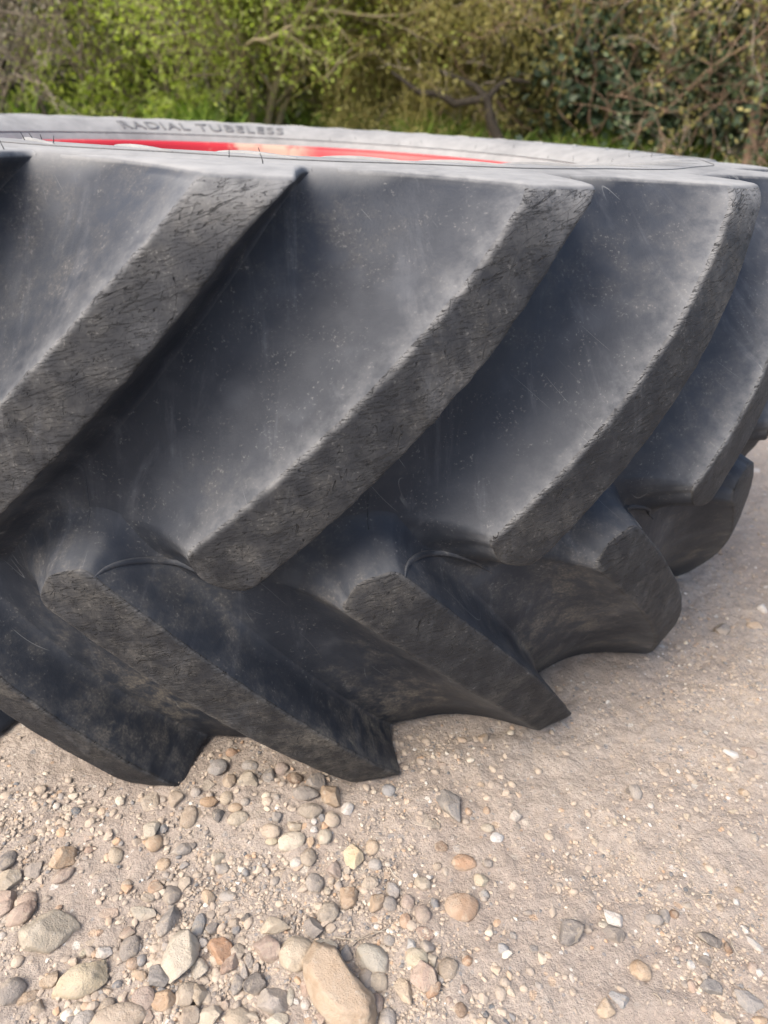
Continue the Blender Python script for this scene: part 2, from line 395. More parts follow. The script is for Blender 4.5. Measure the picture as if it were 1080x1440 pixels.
def tube(paths, sides=4):
    """swept tubes; each path is a list of (point, radius)"""
    Vs, Fs, b0 = [], [], 0
    cs = np.array([[math.cos(2*math.pi*k/sides), math.sin(2*math.pi*k/sides)] for k in range(sides)]); ks = np.arange(sides); k2 = (ks+1) % sides
    for path in paths:
        n = len(path)
        if n < 2: continue
        pts = np.array([p[0] for p in path], float); rad = np.array([p[1] for p in path], float)
        T = np.empty_like(pts); T[1:-1] = pts[2:]-pts[:-2]; T[0] = pts[1]-pts[0]; T[-1] = pts[-1]-pts[-2]
        T /= np.sqrt((T*T).sum(1))[:, None]+1e-12
        ref = np.array([0, 0, 1.0]) if abs(T[0][2]) < .9 else np.array([1.0, 0, 0])
        A = T[:, [1, 2, 0]]*ref[[2, 0, 1]]-T[:, [2, 0, 1]]*ref[[1, 2, 0]]; A /= np.sqrt((A*A).sum(1))[:, None]+1e-12
        Bn = T[:, [1, 2, 0]]*A[:, [2, 0, 1]]-T[:, [2, 0, 1]]*A[:, [1, 2, 0]]
        RV = pts[:, None]+rad[:, None, None]*(A[:, None]*cs[None, :, :1]+Bn[:, None]*cs[None, :, 1:])
        Vs.append(RV.reshape(-1, 3)); i = (b0+np.arange(n-1)*sides)[:, None]
        Fs.append(np.stack([i+ks, i+k2, i+sides+k2, i+sides+ks], -1).reshape(-1, 4)); b0 += n*sides
    return np.concatenate(Vs), np.concatenate(Fs)
# moulded lip that arches over the nose of every lower bar
arch = [(570, 812), (571, 797), (580, 785), (598, 778), (622, 777), (648, 783), (672, 793), (694, 806)]
def dense(path, n):
    a = np.array(path); t = np.linspace(0, 1, len(a)); q = np.linspace(0, 1, n)
    w = np.stack([np.interp(q, t, a[:, 0]), np.interp(q, t, a[:, 1])], -1)
    for _ in range(4): w[1:-1] = (w[:-2]+2*w[1:-1]+w[2:])/4
    return w
lip = [h for h in (BVH.ray_cast(Vector(CAM), Vector(ray(*p))) for p in dense(arch, 26)) if h[0] is not None]
lip = [(h[0], h[1]) for h in lip]
for k in range(19):
    path = []
    for i, (hp, hn) in enumerate(lip):
        R_ = Matrix.Rotation((k-2)*DTH, 3, 'Z'); e = math.sin(math.pi*(i+.5)/len(lip))
        path.append((np.array(R_ @ (hp-hn*(.0006+.0012*e))), .0010+.0040*e))
    V, F = tube([path], 6); link('moulded_lip', new_mesh('moulded_lip', V, F, True, [M_rubber]), carcass)
    for a, s0, s1, lean in ((.28, .08, .22, .0),):
        path = []
        for i, s in enumerate(np.linspace(s0, s1, 14)):
            p, nrm = on_tread((k+a+lean*i/13)*DTH, s)
            if p is not None: path.append((np.array(p)-np.array(nrm)*.0002, .0007))
        V, F = tube([path], 4); link('mould_seam', new_mesh('mould_seam', V, F, True, [M_rubber]), carcass)
# raised line round the sidewall near the shoulder, and shallow curved ribs outside it
path = []
for i in range(1441):
    a = math.radians(i/4); r = .742+.004*math.sin(19*a+1.2)
    p, nrm = on_side(a, r); path.append((np.array(p)+np.array([0, 0, .0005]), .0007))
V, F = tube([path], 5); link('moulded_line', new_mesh('moulded_line', V, F, True, [M_letter]), carcass)
path = []
for i in range(361):
    p, nrm = on_side(math.radians(i), .595); path.append((np.array(p), .0022))
V, F = tube([path], 5); link('bead_ridge', new_mesh('bead_ridge', V, F, True, [M_rubber]), carcass)
for k in range(38):
    a0 = k*DTH/2+.05; path = []
    for i in range(12):
        q = i/11; p, nrm = on_side(a0+.13*q, .655+.072*q**.8); path.append((np.array(p)-np.array(nrm)*.001, .0012+.0030*math.sin(math.pi*(q*.9+.05))))
    V, F = tube([path], 6); link('sidewall_rib', new_mesh('sidewall_rib', V, F, True, [M_rubber]), carcass)
# moulding hairs that the vents of the mould left on the sidewall
hair_px = [(35, 197), (48, 198), (60, 198), (75, 201), (6, 210), (291, 212), (331, 213), (366, 217), (370, 230), (322, 221), (571, 222), (609, 222), (648, 225), (771, 224), (806, 226), (840, 227), (860, 228), (885, 221), (916, 221), (500, 196), (560, 204), (577, 203), (593, 202), (650, 212), (668, 209), (684, 208), (722, 208), (150, 190), (428, 196), (464, 199)]
for px, py in hair_px:
    d = ray(px, py); h = BVH.ray_cast(Vector(CAM), Vector(d))
    if h[0] is None or h[1].z < .3: continue
    L_ = random.uniform(.007, .011); lean = Vector((random.uniform(-.35, .35), random.uniform(-.35, .35), 1)).normalized()
    bend = Vector((random.uniform(-.2, .2), random.uniform(-.2, .2), 0))
    path = [(np.array(h[0]+lean*L_*q+bend*L_*q*q-Vector((0, 0, .001))), .00055*(1-.5*q)) for q in (0, .35, .7, 1)]
    V, F = tube([path], 4); link('vent_hair', new_mesh('vent_hair', V, F, True, [M_black]), carcass)
# raised lettering on the far sidewall
fc = bpy.data.curves.new('lettering', 'FONT'); fc.body = 'RADIAL TUBELESS'; fc.size = .042; fc.extrude = .0022; fc.space_character = 1.12
fo = bpy.data.objects.new('tmp_text', fc); COL.objects.link(fo); bpy.context.view_layer.update()
tm = bpy.data.meshes.new_from_object(fo.evaluated_get(bpy.context.evaluated_depsgraph_get()))
W_ = max(v.co.x for v in tm.vertices); A0, A1, r0 = math.radians(219), math.radians(180.5), .607
for v in tm.vertices:
    a = A0+(A1-A0)*v.co.x/W_; r = r0+v.co.y*1.15; lift = v.co.z
    p, nrm = on_side(a, r); v.co = (r*math.sin(a), -r*math.cos(a), p.z+lift+.0005)
tm.materials.append(M_letter); tm.name = 'lettering'; bpy.data.objects.remove(fo)
tag(link('lettering', tm, carcass), 'raised letters RADIAL TUBELESS on the sidewall')

rimp = [(.5785, .277), (.578, .307), (.573, .321), (.563, .328), (.553, .326), (.547, .318), (.546, .308), (.540, .297), (.528, .285), (.520, .263), (.518, .230), (.500, .205), (.494, .15), (.494, 0.0)]
rp = np.array(rimp+[(r, -z) for r, z in rimp[::-1][1:]])
Vr, Fr = revolve(rp, np.arange(220)*2*math.pi/220)
rim = link('rim', new_mesh('rim', Vr, Fr[:, ::-1], True, [M_red]), wheel)
tag(rim, 'red painted steel rim with a faded cream patch')
dp = np.array([(.496, -.035), (.40, -.02), (.30, .02), (.20, .03), (.112, .03), (.112, .018), (.20, .018), (.30, .008), (.40, -.032), (.496, -.047)])
Vd, Fd = revolve(dp, np.arange(120)*2*math.pi/120); link('wheel_disc', new_mesh('wheel_disc', Vd, Fd[:, ::-1], True, [M_red]), rim)

# ------------------------------------------------------------------ stones
PAL = {'b': (.40, .325, .245), 'g': (.255, .245, .235), 'd': (.095, .10, .11), 'c': (.50, .44, .34), 'o': (.43, .245, .135),
       'w': (.60, .575, .54), 'p': (.335, .235, .185), 't': (.45, .315, .195), 'k': (.19, .105, .055), 'y': (.50, .43, .29), 'l': (.31, .325, .335)}
CN = {'b': 'beige', 'g': 'grey', 'd': 'dark slate', 'c': 'cream', 'o': 'orange', 'w': 'white', 'p': 'pinkish brown', 't': 'tan', 'k': 'dark brown', 'y': 'yellowish', 'l': 'pale blue-grey'}
g = NT('stone'); P = g.n('TexCoord').outputs['Object']
oi = g.n('ObjectInfo'); rv = g.n('VectorMath', operation='MULTIPLY_ADD'); 
cx = g.n('CombineXYZ'); g.put(cx.inputs[0], oi.outputs['Random']); g.put(cx.inputs[1], oi.outputs['Random'])
g.put(rv.inputs[0], cx.outputs[0]); g.put(rv.inputs[1], (37, 91, 13)); g.put(rv.inputs[2], P)
Q = rv.outputs[0]
s1 = g.noise(Q, 26, 5, .6, .4).outputs[0]; s2 = g.noise(Q, 130, 5, .7).outputs[0]; s3 = g.noise(Q, 600, 3, .7).outputs[0]
c = g.mix(g.ramp(s1, .35, .62, 0, .85), oi.outputs['Color'], g.mix(1.0, oi.outputs['Color'], (.66, .63, .60), 'MULTIPLY'))
c = g.mix(g.ramp(g.noise(Q, 60, 3, .6, 1.0).outputs[0], .52, .64, 0, .5), c, (.40, .33, .24))
c = g.mix(g.ramp(s2, .54, .72, 0, .5), c, (.50, .45, .38))
c = g.mix(g.ramp(s3, .60, .75, 0, .35), c, (.12, .10, .085))
gn = g.n('NewGeometry'); sn = g.n('SeparateXYZ'); g.t.links.new(gn.outputs['Position'], sn.inputs[0])
dust = g.ramp(g.math('ADD', sn.outputs[2], g.math('MULTIPLY', s2, .010)), .012, .004, 0, .75)     # earth clinging to the foot of each stone
c = g.mix(dust, c, (.36, .29, .22))
c = g.mix(g.ramp(s1, .32, .66, .55, .20), c, (.36, .295, .23))      # dry dust film
M_stone = g.out(c, g.math('MULTIPLY_ADD', s2, .2, .68), g.bump(g.math('ADD', s2, g.math('MULTIPLY', s3, .4)), .9, .0032), .3)

def ico(sub):
    import bmesh
    bm = bmesh.new(); bmesh.ops.create_icosphere(bm, subdivisions=sub, radius=1.0)
    V = np.array([v.co[:] for v in bm.verts]); F = np.array([[v.index for v in f.verts] for f in bm.faces]); bm.free()
    return V, F
ICO = {k: ico(k) for k in (1, 2, 3, 4)}
def stone_shape(kind, seed, sub):
    V, F = ICO[sub]; V = V.copy(); r = np.random.default_rng(seed)
    V *= (1+.16*vnoise(V*1.1+seed*7.7, seed)+.09*vnoise(V*2.3+seed*3.1, seed+1))[:, None]
    if kind != 'r':
        for i in range(15 if kind == 'a' else 6):
            n = r.normal(size=3); n /= np.linalg.norm(n); h = r.uniform(.50, .82)
            d = V@n-h; V -= np.where(d > 0, d*.985, 0)[:, None]*n
        V *= (1+.030*vnoise(V*3+seed, seed+2)+.035*vnoise(V*6+seed, seed+3)+.015*vnoise(V*14+seed, seed+5))[:, None]
    else:
        V = V/np.linalg.norm(V, axis=1)[:, None]**.15
        V *= (1+.035*vnoise(V*3+seed, seed+2)+.012*vnoise(V*9+seed, seed+4))[:, None]
    V /= np.abs(V).max(0)
    return V, F
# x, y, width, height in the photograph's pixels, turn in the picture (degrees, clockwise), tone, form (rounded / angular / flush)
S = """58 1111 18 12 0 b r;100 1136 30 14 0 c f;131 1138 12 9 0 c r;125 1172 27 19 0 p f;213 1165 27 28 0 c a;217 1184 26 24 0 t r;162 1201 20 22 -30 c r;230 1215 20 17 0 t r;258 1192 34 18 -25 g a;215 1123 36 34 0 b f;247 1123 26 24 0 b a;265 1145 24 32 0 b r;89 1206 36 28 -20 t a;89 1230 30 17 -40 p r;44 1223 26 24 0 g a;10 1208 22 26 0 d r;12 1238 32 34 0 c a;10 1264 30 18 0 p a;37 1267 26 22 0 p r;218 1248 26 22 0 o a;241 1256 25 28 0 g r;178 1243 14 12 0 b r;132 1253 8 9 0 w a;46 1180 14 12 0 g a;80 1133 10 9 0 w r;93 1158 10 8 0 b r;126 1195 18 10 -30 p a;260 1240 20 22 0 b a;210 1262 22 16 0 b a
68 1315 70 54 0 c a;29 1285 40 26 -50 p r;8 1276 24 20 0 p a;115 1376 70 44 -15 y a;200 1283 38 20 0 c a;235 1299 50 26 -60 g a;181 1311 22 18 0 p a;181 1333 27 32 0 g r;187 1355 18 16 0 o r;145 1338 27 18 0 w a;117 1341 12 13 0 y a;71 1379 26 20 -35 t a;15 1393 34 29 -35 g r;38 1402 29 17 -30 t a;53 1416 20 22 0 b a;196 1371 20 16 0 t a;224 1373 32 30 0 g a;254 1340 76 46 -75 c a;202 1403 30 32 0 p r;233 1402 32 32 0 t a;174 1412 20 16 0 p a;151 1414 22 20 0 b r;222 1424 14 7 0 w r;236 1420 12 12 0 b r;168 1430 72 34 -15 b r;117 1433 28 24 0 l r;106 1417 22 12 0 b a;262 1397 26 32 0 b a;264 1430 30 26 0 b a;208 1431 14 22 0 p a;83 1277 10 12 0 o a;4 1316 10 11 0 w r;126 1322 24 14 -20 b f;150 1395 18 14 0 b a;182 1380 7 9 0 w a;140 1311 10 10 0 o a;153 1281 28 18 0 p f
306 1080 30 22 -25 g r;326 1059 18 16 0 o r;352 1077 25 18 0 g r;321 1100 22 24 0 b a;348 1098 31 26 0 c a;379 1090 22 24 0 g a;396 1081 22 20 0 p r;414 1095 26 20 0 k a;428 1115 42 22 8 g r;444 1101 31 28 0 g a;465 1122 31 34 0 t a;489 1137 21 20 0 w a;437 1139 36 24 0 b r;318 1121 19 20 0 c r;294 1127 26 16 -10 t r;336 1149 34 21 -25 c r;306 1148 20 20 0 d a;278 1143 28 28 0 b f;293 1103 22 20 0 b f;345 1127 13 13 0 g r;330 1135 22 14 0 t r;388 1148 16 17 0 g a;381 1168 28 20 15 b r;382 1180 18 12 0 y r;409 1183 42 25 -18 c r;416 1160 26 18 10 c a;442 1155 10 11 0 w r;441 1166 12 12 0 w a;456 1174 22 23 0 c r;437 1180 13 18 0 t a;467 1152 24 26 0 b r;434 1204 24 26 0 b r;416 1211 17 16 0 w r;470 1222 22 28 0 p a;500 1202 34 40 0 y a;524 1190 20 22 0 t r;527 1215 19 18 0 l r;489 1223 12 16 0 b a;306 1206 22 22 0 c a;313 1219 22 16 0 g a;275 1115 16 14 0 g r;395 1228 18 12 0 b f;270 1190 12 12 0 d a
443 1241 28 27 0 g r;461 1252 11 14 0 c r;462 1282 31 31 0 b r;488 1262 32 30 0 t a;518 1244 30 20 -20 b a;528 1267 30 22 -55 t a;441 1306 28 30 0 d a;385 1302 48 29 -5 c a;377 1336 38 36 0 p a;417 1337 50 42 -40 c r;457 1328 34 16 0 c a;485 1341 22 20 0 g a;525 1348 50 34 25 c r;515 1376 20 28 0 g r;532 1380 28 28 0 c r;310 1338 36 36 0 o a;278 1362 28 26 0 c a;323 1355 34 20 -60 p a;335 1338 26 22 0 b a;343 1367 12 22 0 g a;335 1382 18 30 0 g a;361 1387 34 30 -30 d a;384 1408 46 34 0 g a;409 1399 11 24 0 c r;431 1388 18 24 0 p a;280 1400 32 28 0 c a;291 1428 46 26 0 c a;335 1429 34 26 0 c r;390 1436 30 24 0 c a;528 1409 22 26 0 p r;522 1394 14 14 0 g r;345 1292 14 14 0 d a;329 1298 18 14 0 b a;293 1262 20 20 0 t a;320 1260 24 16 0 w r;279 1300 18 34 0 l r;298 1307 18 20 0 g a;285 1327 15 15 0 w a;350 1350 12 22 0 g a;360 1361 14 16 0 g a;453 1430 18 18 0 p a;417 1408 10 10 0 w a;430 1412 14 14 0 w r;318 1412 18 16 0 p a;355 1428 22 12 0 c a;321 1320 18 14 0 b a;340 1323 13 13 0 b r
547 1110 22 20 0 l r;633 1130 60 32 65 g a;648 1100 22 20 0 g f;659 1140 11 12 0 o r;685 1139 11 14 0 o r;725 1146 18 17 0 w a;726 1160 14 12 0 d f;698 1178 22 15 -15 w r;686 1164 20 13 0 c r;621 1188 20 18 0 k f;648 1193 26 15 0 l f;653 1213 36 24 5 o r;596 1243 26 20 0 c a;678 1239 24 18 15 y a;686 1213 14 14 0 g r;627 1225 10 14 0 g r;615 1218 14 12 0 b r;551 1250 20 26 0 g a;544 1230 11 16 0 o f;681 1256 18 14 0 l a;677 1102 12 8 0 t r;595 1155 50 24 0 b f;545 1215 10 8 0 w r;787 1245 10 9 0 g r;797 1200 7 7 0 w a;573 1270 20 24 0 p r;594 1285 24 28 0 p r;570 1294 18 22 0 o r;548 1270 22 24 0 g r;649 1276 50 38 0 o r;547 1322 16 16 0 g r;597 1313 26 20 0 p f;579 1329 16 17 0 w a;603 1332 23 20 0 g a;586 1346 30 28 0 y r;609 1351 16 17 0 c a;630 1361 30 24 -45 b r;595 1374 36 40 0 p a;620 1376 9 12 0 w r;610 1390 19 26 15 o a;569 1396 36 24 45 c a;594 1396 16 10 0 g f;657 1350 15 14 0 o r;648 1418 18 20 0 k r;653 1390 11 13 0 p r;707 1334 18 15 0 l a;721 1316 10 10 0 g a;803 1312 38 32 0 d a;758 1386 9 13 0 g a;545 1432 24 28 0 g r;680 1436 18 12 0 t a;632 1406 10 9 0 p r;551 1408 9 9 0 w r;769 1343 7 6 0 w a;750 1334 12 10 0 g a;742 1284 12 7 0 d a;681 1263 11 10 0 g r;805 1375 8 10 0 w a
894 1113 18 22 0 g r;884 1112 10 9 0 d a;915 1132 9 9 0 w r;1014 1103 32 24 0 l f;1046 1115 17 14 0 t a;1030 1141 15 8 0 y a;899 1154 9 8 0 c r;966 1148 11 9 0 c a;956 1163 7 7 0 d a;888 1168 14 12 0 g f;853 1192 22 20 0 w f;837 1184 10 12 0 c r;911 1201 10 7 0 d f;1061 1177 11 11 0 g r;930 1076 26 14 0 p f;975 1098 10 8 0 c a;1021 1225 9 10 0 g r;865 1155 7 10 0 c a;1058 1203 20 18 0 g f;1030 1060 26 12 20 w a;971 1248 48 26 18 d f;863 1291 28 23 25 w a;849 1302 15 13 0 c r;862 1314 34 22 10 d a;919 1292 24 16 0 g a;935 1288 14 16 0 g a;948 1285 13 12 0 k r;995 1278 16 10 10 l f;996 1300 12 13 0 d f;997 1321 30 18 35 d a;990 1350 18 12 15 d a;971 1356 12 12 0 w a;901 1364 28 24 0 t r;963 1383 10 14 0 d r;974 1386 11 16 0 p r;1000 1390 28 18 15 g a;992 1376 11 12 0 w a;872 1406 28 18 15 l a;851 1419 26 24 0 t a;1052 1408 34 22 50 g a;1057 1361 14 15 0 p a;1069 1369 11 10 0 w a;1024 1335 14 16 0 k a;1048 1308 14 9 60 w a;1064 1330 32 10 55 w a;1035 1268 9 9 0 w r;1067 1437 24 12 0 t a;1020 1435 30 18 30 b a;895 1327 14 10 0 c f;953 1334 10 8 0 p r;1040 1251 12 8 0 t r;1013 1276 10 10 0 b r;966 1273 14 10 0 b r;1034 1311 8 8 0 w r
1017 886 28 16 -15 d a;966 912 32 10 15 w f;1015 925 24 9 5 o f;1053 987 20 12 0 l f;1075 965 22 14 0 l f;1028 1056 0 0 0 w a;980 994 16 12 0 w f;1072 856 16 12 0 w a;956 869 10 6 0 w a;680 1038 19 18 0 t a;838 1001 6 6 0 w r;917 988 9 8 0 g a;785 1057 18 20 0 g f;1060 880 24 12 20 t a;1012 776 10 10 0 p a;1060 660 26 10 0 w f;1052 1057 24 15 0 p f;623 1075 16 10 0 p a"""
ST = []
for it in S.replace('\n', ';').split(';'):
    f = it.split(); x, y, w, h, a = map(float, f[:5])
    if w > 0: ST.append((x, y, w, h, a, f[5], f[6]))
NOTE = {(68, 1315): ('blocky cream boulder, the widest of the lone stones in the dirt', 'cream boulder'),
        (115, 1376): ('sharp-edged pale rock with a yellow stain across its top', ''),
        (254, 1340): ('tall cream lump of stone with a pitted top among the gravel', ''),
        (633, 1130): ('long grey and white flint leaning on the dirt near a lug end', ''),
        (653, 1213): ('smooth terracotta-orange oval pebble on the packed dirt', ''),
        (649, 1276): ('large rounded stone with rusty orange patches', ''),
        (803, 1312): ('dark blue-grey flint flake with a pale broken edge on bare dirt', ''),
        (971, 1248): ('flat dark slate stone set flush in the packed dirt', ''),
        (901, 1364): ('single tan rounded cobble alone on the packed dirt', ''),
        (863, 1291): ('white flint lying against a dark flint on the packed dirt', ''),
        (862, 1314): ('dark flint half buried beside a white flint', ''),
        (680, 1038): ('small tan block of stone in the gap between two lug ends', ''),
        (500, 1202): ('upright wedge of yellowish stone with a flat top', ''),
        (409, 1183): ('smooth oblong cream pebble lying across smaller ones', ''),
        (595, 1374): ('two-tone triangular stone, pink on one side and grey on the other', ''),
        (417, 1337): ('egg-shaped cream cobble resting against the long tan rock', ''),
        (168, 1430): ('long smooth beige cobble with a grey end', ''),
        (361, 1387): ('glossy near-black flint chip among pale gravel', ''),
        (525, 1348): ('wide smooth cream cobble beside the long tan rock', ''),
        (428, 1115): ('long grey pebble tucked against a lug end', ''),
        (414, 1095): ('dark brown angular stone tucked under a lug', ''),
        (648, 1418): ('round dark brown pebble on the packed dirt', ''),
        (872, 1406): ('pale blue-grey angular flint on the packed dirt', ''),
        (1014, 1103): ('pale blue-grey flint nodule worn flush with the dirt', '')}
def place_stone(i, x, y, w, h, a, tone, form, name='pebble'):
    z0 = 0.0
    for _ in range(2):
        p, t = to_plane(x, y, z0); z0 = float(ground_z(p[0], p[1]))+(.25 if form != 'f' else 0.0)*h*t/FPX*.5
    dep = math.asin(-ray(x, y)[2]); u = t/FPX
    la, lb = w*u*.455, h*u*.455
    tall = {'r': .62, 'a': .72, 'f': .35}[form]
    lbd = lb/(math.sin(dep)+.35*tall*math.cos(dep)) if abs(a) < 25 else lb/(.5+.5*math.sin(dep))
    hz = tall*min(la, lbd)*1.05
    sub = 4 if w > 26 else (3 if w > 13 else 2)
    V, F = stone_shape(form, 100+i, sub)
    if form == 'f': V[:, 2] = np.clip(V[:, 2], -1, .55)
    r = np.random.default_rng(900+i); tilt = r.normal(0, .10 if form != 'f' else .02, 2)
    V = V*np.array([la, lbd, hz])
    me = new_mesh(name, V, F, True, [M_stone])
    if form == 'a':
        me.polygons.foreach_set('use_smooth', np.zeros(len(me.polygons), dtype=bool)) if sub < 3 else None
    o = link(name, me)
    gz = float(ground_z(p[0], p[1]))
    lift = {'r': .24, 'a': .28, 'f': -.42}[form]
    o.location = (p[0], p[1], gz+hz*lift)
    o.rotation_euler = (tilt[0], tilt[1], -math.radians(a)-YAW+ROLL)
    j = r.normal(0, .045); c = PAL[tone]; k = .93*(1+r.normal(0, .12))
    o.color = (max(c[0]*k*(1+j), .01), max(c[1]*k, .01), max(c[2]*k*(1-j), .01), 1)
    return o
LAND = {(68, 1315): 'the blocky cream boulder', (115, 1376): 'the yellow-stained rock', (254, 1340): 'the tall pitted cream lump', (633, 1130): 'the long leaning flint', (653, 1213): 'the terracotta oval pebble',
        (649, 1276): 'the rusty-patched stone', (803, 1312): 'the blue-grey flint flake', (971, 1248): 'the flat dark slate stone', (901, 1364): 'the lone tan cobble', (863, 1291): 'the white flint', (680, 1038): 'the small tan block between lugs',
        (500, 1202): 'the upright yellowish wedge', (409, 1183): 'the oblong cream pebble', (595, 1374): 'the two-tone triangular stone', (417, 1337): 'the egg-shaped cream cobble', (168, 1430): 'the long beige cobble', (361, 1387): 'the near-black flint chip',
        (525, 1348): 'the wide cream cobble', (428, 1115): 'the long grey pebble at a lug', (648, 1418): 'the round dark brown pebble', (872, 1406): 'the pale angular flint', (1014, 1103): 'the flush flint nodule', (472, 1390): 'the long bent tan rock',
        (218, 1248): 'the orange angular pebble', (12, 1238): 'the cream angular stone', (100, 1136): 'the flush cream pebble', (291, 1428): 'the wide cream block', (1052, 1408): 'the grey wedge', (1017, 886): 'the dark flint by a lug'}
for i, (x, y, w, h, a, tone, form) in enumerate(ST):
    big = w*h > 900
    nm = 'flint' if tone == 'd' else ('cobble' if big else 'pebble')
    o = place_stone(i, x, y, w, h, a, tone, form, nm)
    key = (int(x), int(y))
    cat = 'stone' if big else 'pebble'
    if key in NOTE: tag(o, NOTE[key][0], cat)
    else:
        size = 'large' if w*h > 800 else ('small' if w*h > 300 else 'tiny')
        how = {'r': 'rounded', 'a': 'angular', 'f': 'flush-set'}[form]
        d_, kx = min((math.hypot(x-q[0], y-q[1]), q) for q in LAND if q != key)
        dx_, dy_ = x-kx[0], y-kx[1]
        where = ('touching ' if d_ < 26 else 'beside ' if d_ < 48 else 'a little way from ')+LAND[kx]
        lab = '%s %s %s %s %s' % (size, CN[tone], how, 'stone' if big else 'pebble', where)
        tag(o, lab, cat, '%s %s %s pebbles' % (size, CN[tone], how))
# the long tan rock
def big_rock():
    V, F = ICO[4]; V = V.copy()
    V *= (1+.14*vnoise(V*1.3+3, 3)+.05*vnoise(V*3+9, 4))[:, None]
    for n, h in (((0, 0, 1), .62), ((0, 1, .25), .72), ((0, -1, .35), .70), ((1, .3, .2), .80), ((1, -.6, .4), .82), ((-1, .5, .3), .80), ((-1, -.2, .5), .84), ((.3, .8, .6), .80)):
        n = np.array(n, float); n /= np.linalg.norm(n); d = V@n-h; V -= np.where(d > 0, d*.9, 0)[:, None]*n
    V /= np.abs(V).max(0); V *= (1+.03*vnoise(V*4, 8)+.03*vnoise(V*9, 9)+.012*vnoise(V*20, 10))[:, None]
    p, t = to_plane(472, 1390, .012); u = t/FPX
    V = V*np.array([60*u, 29*u, 24*u]); V[:, 1] += .22*(V[:, 0]**2)/(60*u)      # slight banana bend
    o = link('rock', new_mesh('rock', V, F, True, [M_stone])); o.location = (p[0], p[1], .014)
    o.rotation_euler = (.05, .04, -math.radians(50)-YAW+ROLL); o.color = (.40, .285, .18, 1)
    return tag(o, 'long bent tan rock with rusty pits, biggest stone in the gravel', 'rock')
big_rock()

# loose grit: far too many to count
def grit(name, n, smin, smax, seed, sub, areas):
    r = np.random.default_rng(seed); Vs, Fs, b = [], [], 0
    V0, F0 = ICO[sub]; var = [stone_shape('a' if k % 3 else 'r', 500+k, sub)[0] for k in range(10)]
    pts = []
    for (x0, x1, y0, y1, w) in areas:
        m = int(n*w); px = r.uniform(x0, x1, m*3); py = r.uniform(y0, y1, m*3)
        P = np.array([to_plane(a_, b_, 0)[0] for a_, b_ in zip(px, py)])
        cl = fbm(P*9.0+seed, 3, seed)                     # grit gathers in patches
        keep = np.argsort(-(cl+r.normal(0, .45, len(P))))[:m]; pts.append(P[keep])
    P = np.concatenate(pts); P = P[np.hypot(P[:, 0], P[:, 1]) > .70]
    z = ground_z(P[:, 0], P[:, 1])
    sz = smin*(smax/smin)**(r.random(len(P))**2.2)
    for i in range(len(P)):
        a_ = r.uniform(0, 6.28); c_, s_ = math.cos(a_), math.sin(a_)
        v = var[i % 10]*np.array([sz[i], sz[i]*r.uniform(.6, .95), sz[i]*r.uniform(.4, .75)])
        v = np.stack([v[:, 0]*c_-v[:, 1]*s_, v[:, 0]*s_+v[:, 1]*c_, v[:, 2]], -1)+np.array([P[i, 0], P[i, 1], z[i]+sz[i]*.15])
        Vs.append(v); Fs.append(F0+b); b += len(V0)
    me = new_mesh(name, np.concatenate(Vs), np.concatenate(Fs), False, [M_grit])
    tone = np.repeat(r.random(len(P)), len(V0)).astype(np.float32)
    at = me.attributes.new('tone', 'FLOAT', 'POINT'); at.data.foreach_set('value', tone)
    return tag(link(name, me), kind='stuff')
g = NT('grit'); at = g.n('Attribute', attribute_name='tone'); rp_ = g.n('ValToRGB'); g.t.links.new(at.outputs['Fac'], rp_.inputs[0])
el = rp_.color_ramp.elements; el[0].position = 0; el[0].color = (.09, .095, .10, 1); el[1].position = 1; el[1].color = (.58, .55, .50, 1)
for p_, q_ in ((.07, (.20, .19, .18)), (.14, (.30, .25, .20)), (.5, (.37, .30, .23)), (.80, (.42, .34, .26)), (.84, (.40, .26, .16)), (.88, (.36, .29, .22)), (.96, (.50, .43, .33))):
    e_ = el.new(p_); e_.color = (*q_, 1)
nn = g.noise(g.pos(), 300, 3, .6).outputs[0]
M_grit = g.out(g.mix(g.ramp(nn, .4, .7, 0, .5), rp_.outputs[0], (.36, .29, .22)), .85, g.bump(nn, .4, .001), .3)
o = grit('fine_grit', 24000, .0009, .0036, 11, 1, ((-80, 620, 1040, 1520, .46), (480, 1160, 960, 1520, .34), (860, 1160, 620, 1000, .20), (-700, -80, 1000, 1500, .10), (1160, 1900, 800, 1500, .12)))
tag(o, 'fine loose grit scattered over the packed dirt', 'grit')
o = grit('small_gravel', 1450, .0028, .0075, 12, 2, ((-60, 720, 1040, 1500, .78), (500, 1140, 960, 1500, .12), (860, 1160, 640, 1000, .10), (-600, -60, 1040, 1480, .25), (1140, 1800, 800, 1450, .10)))
tag(o, 'small loose gravel filling the gaps between the larger pebbles', 'gravel')

